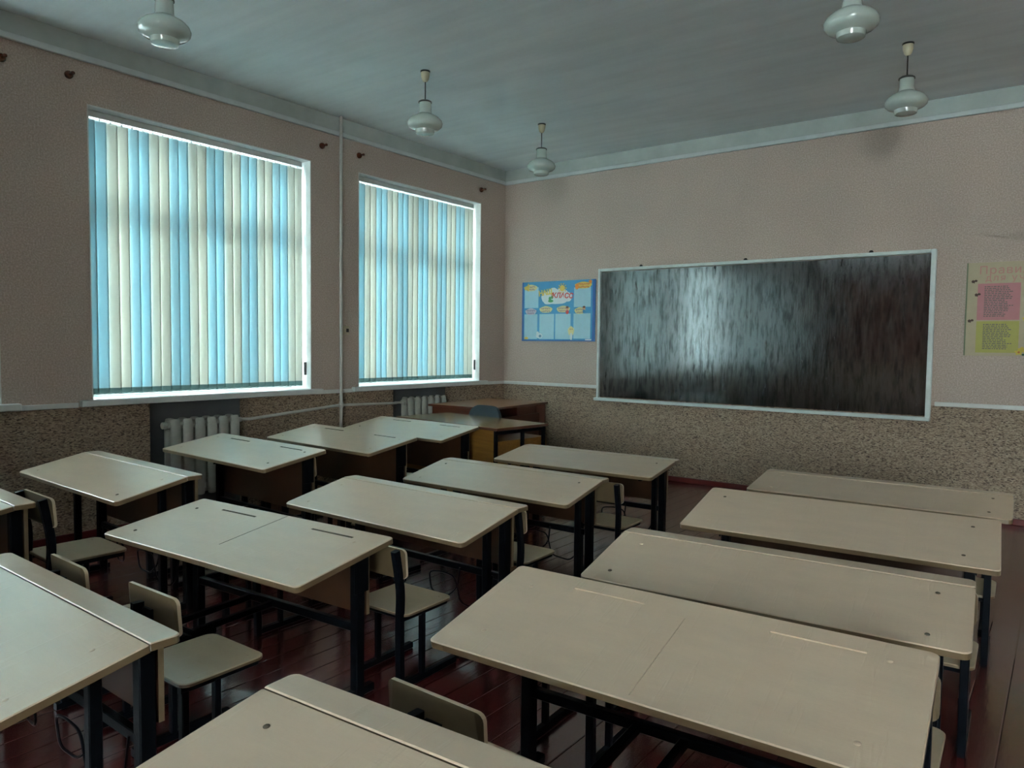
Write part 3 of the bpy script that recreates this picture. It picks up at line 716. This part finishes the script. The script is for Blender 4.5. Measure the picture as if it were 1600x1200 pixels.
# ------------------------------------------------------------------ pupils' desks
def desk(q, D, split, label, kindno, chipped=0):
    """q = centre x, y, yaw, height at the middle of the top, slope"""
    x, y, yaw, zc, tilt = q
    root = thing('school_desk', label, 'desk', (x, y, 0), yaw, 'pupils desks')
    Wd = 1.2; T = .022; zn = zc-D/2*sin(tilt); zf = zc+D/2*sin(tilt); yn, yf = -D/2*cos(tilt), D/2*cos(tilt)
    st = .088
    if split:
        yfold = yf-st; zfold = zf-.002; a = math.atan2(zfold-zn, yfold-yn); L = math.hypot(zfold-zn, yfold-yn)
    else:
        a = tilt; L = D; yfold = yf; zfold = zf
    ym, zm = (yn+yfold)/2, (zn+zfold)/2
    def xf(p): return Vector((p.x, ym+p.y*cos(a)-p.z*sin(a), zm+p.y*sin(a)+p.z*cos(a)))
    holes = []
    if not split and kindno != 3:
        gz = L/2-.07
        for gx in ((-.36, -.13), (.22, .45)): holes.append([(gx[0], gz-.006), (gx[1], gz-.006), (gx[1], gz+.006), (gx[0], gz+.006)])
        if kindno == 1: holes.append([(-.002, -L*.22), (.002, -L*.22), (.002, L/2-.006), (-.002, L/2-.006)])
        if kindno == 2: holes.append([(-.0005, -L*.46), (.0012, -L*.46), (.0012, L*.30), (-.0005, L*.30)])
    bm = bmesh.new()
    rs = (.0012, .0012, .035, .035) if split else (.03,)*4
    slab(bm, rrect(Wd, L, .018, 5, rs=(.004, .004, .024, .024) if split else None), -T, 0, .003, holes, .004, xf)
    top = obj('desktop', bm, [M['cream'], M['shaded_edge'], M['cream'] if kindno == 2 else M['dark_hole']], root)
    if split:
        bm = bmesh.new()
        slab(bm, rrect(Wd, st-.003, .03, 5, 0, yf-(st-.003)/2, rs=(.02, .02, .003, .003)), zf-T, zf, .003)
        obj('rear_strip', bm, [M['cream'], M['shaded_edge']], root)
    # paint-covered screw heads
    random.seed(int(x*100+y*10))
    for sx in (-1, 1):
        for sy in (-1, 1):
            px = sx*(.50+random.uniform(-.02, .02)); py = sy*(L*.30)+random.uniform(-.02, .02)
            bm = bmesh.new(); lathe(bm, [(.0075, -.0005), (.0072, .0012), (.004, .0026), (0, .003)], 10)
            o = obj('screw', bm, M['cream'] if random.random() < .7 else M['dark_hole'], top, smooth=True); o.location = xf(Vector((px, py, 0))); o.rotation_euler = (a, 0, 0)
    # under-surface height at local y
    def zu(yy): return min(zf, zm+(yy-ym)*math.tan(a))-T/cos(a)-.002
    if split:
        legs = [(-.5, .05, .015), (-.5, .18, .02), (.5, .05, .015), (.5, .18, .02)]
    else:
        legs = [(-.5, .14, .019), (.5, .14, .019)]
    for lx, ly, r in legs:
        bm = bmesh.new(); tube(bm, [(lx, ly, .0), (lx, ly, zu(ly-r)-.0)], r, sq=True, ry=r*1.15, up=(0, 1, 0)); obj('leg', bm, M['black_metal'], root)
    for sx in (-1, 1):
        lx = sx*.5
        bm = bmesh.new()
        tube(bm, bez([(lx, -.15, .018), (lx, .0, .018), (lx, .215, .018)], 2, .01), .016, sq=True, up=(0, 0, 1))
        obj('foot_runner', bm, M['black_metal'], root)
        bm = bmesh.new(); yy0, yy1 = yn+.06, min(yfold, yf)-.02
        tube(bm, [(lx, yy0, zu(yy0)-.013), (lx, yy1, zu(yy1)-.013)], .012, sq=True, up=(0, 0, 1))
        obj('top_bracket', bm, M['black_metal'], root)
        if not split:
            bm = bmesh.new(); bx(bm, lx-.004+sx*.021, lx+.004+sx*.021, .105, .175, zu(.1)-.16, zu(.1)-.01, bev=.002); obj('gusset_plate', bm, M['black_metal'], root)
    yl = .18 if split else .14
    zb = .27
    bm = bmesh.new(); tube(bm, [(-.5, yl, zb), (.5, yl, zb)], .013, sq=True, ry=.016, up=(0, 0, 1)); obj('crossbar', bm, M['black_metal'], root)
    if not split:
        for bxx in (-.13, .01):
            bm = bmesh.new(); tube(bm, [(bxx, yl, zb-.004), (bxx, yl-.36, zb-.012)], .012, sq=True, up=(0, 0, 1)); obj('footrest_bar', bm, M['black_metal'], root)
        bm = bmesh.new(); tube(bm, bez([(-.16, yl-.30, zb-.012), (-.15, yl-.372, zb-.012), (.04, yl-.372, zb-.012), (.05, yl-.30, zb-.012)], 4, .03), .013, 8); obj('footrest_end', bm, M['black_metal'], root)
    # modesty panel on the side towards the blackboard
    bm = bmesh.new(); py = yl+.028
    zt = zu(py)-.004 
    bx(bm, -.52, .52, py, py+.016, .315, zt, 0)
    for f in bm.faces:
        if abs(f.calc_center_median().x) > .515 or f.calc_center_median().z < .32: f.material_index = 1
    obj('modesty_panel', bm, [M['panel'], M['panel_edge']], root)
    # bag hooks of bent wire under both ends
    if split:
        for sx in (-1, 1):
            bm = bmesh.new(); X = sx*.33
            hp = [(.17, .27), (.17, .18), (.12, .125), (.02, .135), (.01, .235), (.10, .25), (.18, .24), (.21, .115), (.33, .10), (.37, .15), (.37, .27)]
            tube(bm, bez([(sx*(.07+hx), yl-.015-.05*sin(pi*q/10), hz) for q, (hx, hz) in enumerate(hp)], 4, .03), .0045, 6)
            obj('bag_hook', bm, M['black_metal'], root, smooth=True)
    if kindno == 1: box('sticker', (.522, .5235, .145, .165, zu(.14)-.085, zu(.14)-.055), M['sticker'], root)
    return root

P = 'pupils desk'
DESKS = {
 'A': ((2.706, -5.205, .063, .579, .144), .475, False, 'cream pupils desk with a centre slit and two pen grooves, middle row', 1),
 'B': ((2.758, -4.378, -.007, .574, .172), .475, True, 'cream sloped desk with white rear strip, in front of the slit desktop', 0),
 'C': ((2.643, -3.432, .019, .555, .165), .475, True, 'cream sloped desk of the middle row, second from the blackboard', 0),
 'D': ((2.694, -2.584, .038, .577, .119), .475, True, 'cream desk of the middle row nearest the blackboard', 0),
 'E': ((2.862, -6.10, -.01, .535, .168), .475, True, 'cream desk cut by the left edge at the bottom, with grooved rear strip', 0),
 'R1': ((4.581, -6.081, .068, .590, .115), .475, True, 'cream desk at the bottom edge, closest to the camera', 0),
 'R2': ((4.511, -5.153, .052, .579, .209), .475, False, 'large scratched cream desktop with pen grooves at the lower right', 2),
 'R3': ((4.521, -4.375, .071, .567, .174), .475, True, 'cream desk with rear strip just behind the scratched desktop, right row', 0),
 'R4': ((4.536, -3.557, .067, .608, .198), .475, False, 'plain cream desk of the right row, second from the blackboard', 3),
 'R5': ((4.531, -2.689, .044, .611, .096), .475, True, 'cream desk of the right row nearest the blackboard wall', 0),
 'L2': ((1.302, -5.094, -.027, .654, .169), .43, True, 'cream desk by the dark wall left of the first radiator', 0),
 'L3': ((1.175, -4.225, -.041, .675, .158), .43, False, 'bright cream desk standing in front of the first radiator', 0),
 'L4': ((1.157, -3.427, -.052, .675, .162), .43, False, 'cream desk with window glare between the radiator and the far window desks', 0),
 'L5': ((.978, -2.544, -.056, .661, .172), .43, False, 'cream desk next to the ochre teachers table in the window row', 0),
 'L1': ((1.224, -5.826, -.036, .62, .155), .475, True, 'sliver of a cream desk at the left edge of the view', 0),
}
for k, d in DESKS.items(): desk(*d)

# ------------------------------------------------------------------ pupils' chairs
def make_chair(kind):
    """origin on the floor under the seat centre, pupil faces +y"""
    root = thing('school_chair', '', 'chair', (0, 0, 0), 0, 'pupils chairs')
    zs = .33
    bm = bmesh.new(); slab(bm, rrect(.33, .31, .035, 5), zs-.012, zs, .003); 
    seat = obj('seat', bm, [M['seat'], M['shaded_edge']], root)
    random.seed(3)
    for px, py in ((-.12, -.11), (.12, -.11), (-.12, .11), (.12, .11)):
        bm = bmesh.new(); lathe(bm, [(.005, -.0005), (.0048, .001), (0, .002)], 8, (px, py, zs)); obj('screw', bm, M['seat'], seat)
    # backrest board
    bm = bmesh.new(); n = 8; r = .004
    out = rrect(.30 if kind == 2 else .33, .13, .022, 4)
    fr = []; bk = []
    zc_ = .545
    for (u, v) in out:
        cv = .9*(u*u)
        fr.append(bm.verts.new((u, -.168+cv-.01*v/.13-(.0), zc_+v))); bk.append(bm.verts.new((u, -.180+cv-.01*v/.13, zc_+v)))
    m = len(out); bkset = set(bk)
    for k in range(m):
        f = bm.faces.new((fr[k], fr[(k+1) % m], bk[(k+1) % m], bk[k])); f.material_index = 0
    # fill with vertical strips so the bend shades well
    f = bm.faces.new(fr); f.material_index = 0; f2 = bm.faces.new(bk[::-1]); f2.material_index = 1
    bmesh.ops.triangulate(bm, faces=[f, f2]); bm.normal_update()
    for f in bm.faces:
        f.material_index = 1 if all(v in bkset for v in f.verts) else 0
    obj('backrest', bm, [M['seat'], M['back_brown']], root)
    for sx in (-1, 1):
        X = sx*.135
        if kind == 1:
            bm = bmesh.new(); tube(bm, bez([(X, -.155, 0), (X, -.160, .30), (X, -.152, .42), (X, -.187, .605)], 5, .08), .0145, sq=True, ry=.016, up=(0, 1, 0))
            obj('rear_post', bm, M['chair_metal'], root)
        else:
            bm = bmesh.new(); tube(bm, [(X, -.135, 0), (X, -.135, zs-.03)], .013, sq=True, up=(0, 1, 0)); obj('leg', bm, M['chair_metal'], root)
        bm = bmesh.new(); tube(bm, [(X, -.02, .02), (X, -.02, zs-.03)], .012, sq=True, up=(0, 1, 0)); obj('leg', bm, M['chair_metal'], root)
        bm = bmesh.new(); tube(bm, [(X, -.165, .016), (X, .20, .016)], .014, sq=True, up=(0, 0, 1)); obj('floor_runner', bm, M['chair_metal'], root)
        bm = bmesh.new(); tube(bm, [(X, -.15, zs-.025), (X, .135, zs-.025)], .011, sq=True, up=(0, 0, 1)); obj('seat_rail', bm, M['chair_metal'], root)
    bm = bmesh.new(); tube(bm, [(-.135, -.12, zs-.028), (.135, -.12, zs-.028)], .010, sq=True, up=(0, 0, 1)); obj('cross_rail', bm, M['chair_metal'], root)
    if kind == 2:
        bm = bmesh.new(); tube(bm, bez([(-.02, -.12, zs-.03), (-.02, -.19, zs-.03), (-.02, -.205, .40), (-.02, -.200, .575)], 5, .04), .018, sq=True, ry=.012, up=(1, 0, 0)); obj('centre_post', bm, M['chair_metal'], root)
        bm = bmesh.new(); bx(bm, -.005, .045, -.192, -.181, .505, .56, bev=.002); obj('backrest_bracket', bm, M['chair_metal'], root)
    return root
CH = {1: make_chair(1), 2: make_chair(2)}
used = {1: 0, 2: 0}
def place_chair(x, y, rz, kind, label, s=1.0):
    src = CH[kind]
    if not used[kind]: r = src; used[kind] = 1
    else:
        r = src.copy(); COL.objects.link(r)
        for ch in list(src.children):
            c = ch.copy(); COL.objects.link(c); c.parent = r
            for g in list(ch.children):
                d = g.copy(); COL.objects.link(d); d.parent = c
    r.location = (x, y, 0); r.rotation_euler = (0, 0, rz); r.scale = (s, s, s); r['label'] = label
CHAIRS = [
 (3.07, -5.6, .02, 2, 'chair with wide cream seat between the lower left desk and the slit desktop', 0.95),
 (2.55, -5.63, -.02, 2, 'chair mostly hidden behind the lower left desk, only its left backrest board showing', 0.95),
 (3.158, -4.757, .03, 1, 'cream chair with tall black posts standing right of the slit desktop', 0.92),
 (2.25, -4.775, .03, 1, 'chair whose black legs are seen below the slit desktop, left half', 0.92),
 (3.113, -3.907, .02, 1, 'cream chair tucked at the right end of the second desk from the blackboard, middle row', 0.92),
 (2.13, -3.91, .02, 1, 'chair at the left end of the second desk from the blackboard, middle row', 0.92),
 (3.148, -3.005, .02, 1, 'cream chair at the right end of the front middle desk', 0.92),
 (2.22, -3.02, .02, 1, 'chair at the left end of the front middle desk', 0.92),
 (4.225, -5.56, .0, 2, 'chair whose rounded tan backrest rises behind the desk at the bottom edge', 0.95),
 (4.94, -4.72, .04, 1, 'chair whose seat corner shows right of the scratched desktop', 0.92),
 (4.02, -4.765, .04, 1, 'chair under the scratched desktop whose black legs show below its edge', 0.92),
 (4.95, -3.93, .04, 1, 'chair at the right end of the plain desk of the right row', 0.92),
 (4.945, -3.05, .04, 1, 'chair at the right end of the front desk in the right row', 0.92),
 (1.55, -5.34, -.03, 1, 'cream chair with curved black post at the left edge beside the wall', 1.05),
 (1.33, -4.65, -.03, 1, 'chair at the right end of the bright desk before the first radiator', 1.05),
 (1.4, -3.79, -.03, 1, 'chair at the right end of the glare lit desk in the window row', 1.05),
 (.90, -3.76, -.03, 1, 'chair at the left end of the glare lit desk in the window row', 1.05),
 (1.23, -2.97, -.03, 1, 'chair at the right end of the desk beside the ochre table', 1.05),
]
for c in CHAIRS: place_chair(*c)

# ------------------------------------------------------------------ teacher's furniture
def build_teacher():
    root = thing('teachers_table', 'ochre wooden teachers table with dark steel legs behind the window row desks', 'table', (1.135, -1.955, 0), radians(-7.4))
    w, d, z = .655, .305, .69
    bm = bmesh.new(); bx(bm, -w, w, -d, d, z-.022, z, bev=.002); bm.normal_update()
    for f in bm.faces:
        if abs(f.normal.z) < .5: f.material_index = 1
    obj('tabletop', bm, [M['ochre_wood'], M['brown_side']], root)
    box('front_panel', (-w+.03, w-.045, -d+.035, -d+.053, .10, z-.024), M['ochre_panel'], root)
    for sx in (-1, 1):
        for yy in (-d+.02, .02 if sx > 0 else 0, d-.03):
            if sx < 0 and abs(yy) < .1: continue
            bm = bmesh.new(); tube(bm, [(sx*(w-.03), yy, 0), (sx*(w-.03), yy, z-.024)], .0135, sq=True, up=(0, 1, 0)); obj('leg', bm, M['black_metal'], root)
        bm = bmesh.new(); tube(bm, [(sx*(w-.03), -d+.02, z-.04), (sx*(w-.03), d-.03, z-.04)], .013, sq=True, up=(0, 0, 1)); obj('side_rail', bm, M['black_metal'], root)
    # drawer pedestal at the right end
    ped = box('pedestal', (w-.36, w-.055, -d+.06, d+.03, .16, z-.115), M['ochre_panel'], root)
    for k in range(3):
        dr = box('drawer_front', (w-.355, w-.06, d+.03, d+.046, .17+k*.13, .29+k*.13), M['ochre_wood'], ped, bev=.002)
    # brown desk in the corner
    root = thing('corner_desk', 'dark brown desk with orange worn top in the far left corner', 'desk', (.53, -.915, 0), radians(4))
    a, b2, z = .39, .53, .745
    bm = bmesh.new(); bx(bm, -a, a, -b2, b2, z-.02, z, bev=.002); bm.normal_update()
    for f in bm.faces:
        if abs(f.normal.z) < .5: f.material_index = 1
    obj('desktop', bm, [M['brown_top'], M['brown_side']], root)
    box('end_panel', (-a+.04, a-.02, -b2+.02, -b2+.038, 0, z-.02), M['brown_side'], root)
    box('end_panel', (-a+.04, a-.02, b2-.038, b2-.02, 0, z-.02), M['brown_side'], root)
    box('back_panel', (a-.10, a-.085, -b2+.038, b2-.038, .2, z-.12), M['brown_side'], root)
    box('drawer_box', (-a+.08, a-.12, .1, b2-.04, .1, z-.02), M['brown_side'], root)
    # grey office chair
    root = thing('office_chair', 'grey upholstered office chair between the ochre table and the brown desk', 'chair', (.99, -1.75, 0), radians(-4))
    def pad(name, w_, h_, d_, loc, rot, seg=10):
        bm = bmesh.new(); n = 2.8
        rings = []
        for i in range(7):
            t = -1+2*i/6; s = (1-abs(t)**3)**(1/3) if abs(t) < 1 else 0.0
            s = .86+.14*s if abs(t) < .99 else .80
            o = rrect(w_*s, h_*(.9*s+.1), .42*min(w_, h_)*s, 6)
            rings.append([bm.verts.new((x_, t*d_/2 - .25*d_*(2*x_/w_)**2*0 + .5*(x_*x_), y_)) for x_, y_ in o])
        for r0, r1 in zip(rings, rings[1:]):
            m = len(r0)
            for k in range(m): bm.faces.new((r0[k], r0[(k+1) % m], r1[(k+1) % m], r1[k]))
        bm.faces.new(rings[0][::-1]); bm.faces.new(rings[-1])
        o = obj(name, bm, M['grey_fabric'], root, smooth=True); o.location = loc; o.rotation_euler = rot; return o
    pad('backrest', .40, .30, .055, (0, .19, .635), (radians(4), 0, pi))
    pad('seat', .42, .40, .06, (0, -.03, .41), (radians(90), 0, 0))
    bm = bmesh.new(); tube(bm, bez([(0, .0, .36), (0, .20, .36), (0, .235, .45), (0, .22, .6)], 5, .06), .03, sq=True, ry=.006, up=(1, 0, 0)); obj('back_bar', bm, M['plastic_black'], root)
    bm = bmesh.new(); tube(bm, [(0, 0, .10), (0, 0, .385)], .025, 12); obj('gas_column', bm, M['plastic_black'], root, smooth=True)
    for k in range(5):
        t = 2*pi*k/5+.3; e = (.24*cos(t), .24*sin(t), .065)
        bm = bmesh.new(); tube(bm, [(0, 0, .11), e], .018, sq=True, up=(0, 0, 1)); lg = obj('base_arm', bm, M['plastic_black'], root)
        bm = bmesh.new(); tube(bm, [(e[0]-.012*sin(t), e[1]+.012*cos(t), .025), (e[0]+.012*sin(t), e[1]-.012*cos(t), .025)], .025, 12); tube(bm, [(e[0], e[1], .03), e], .006, 6); obj('caster', bm, M['plastic_black'], lg, smooth=True)
build_teacher()
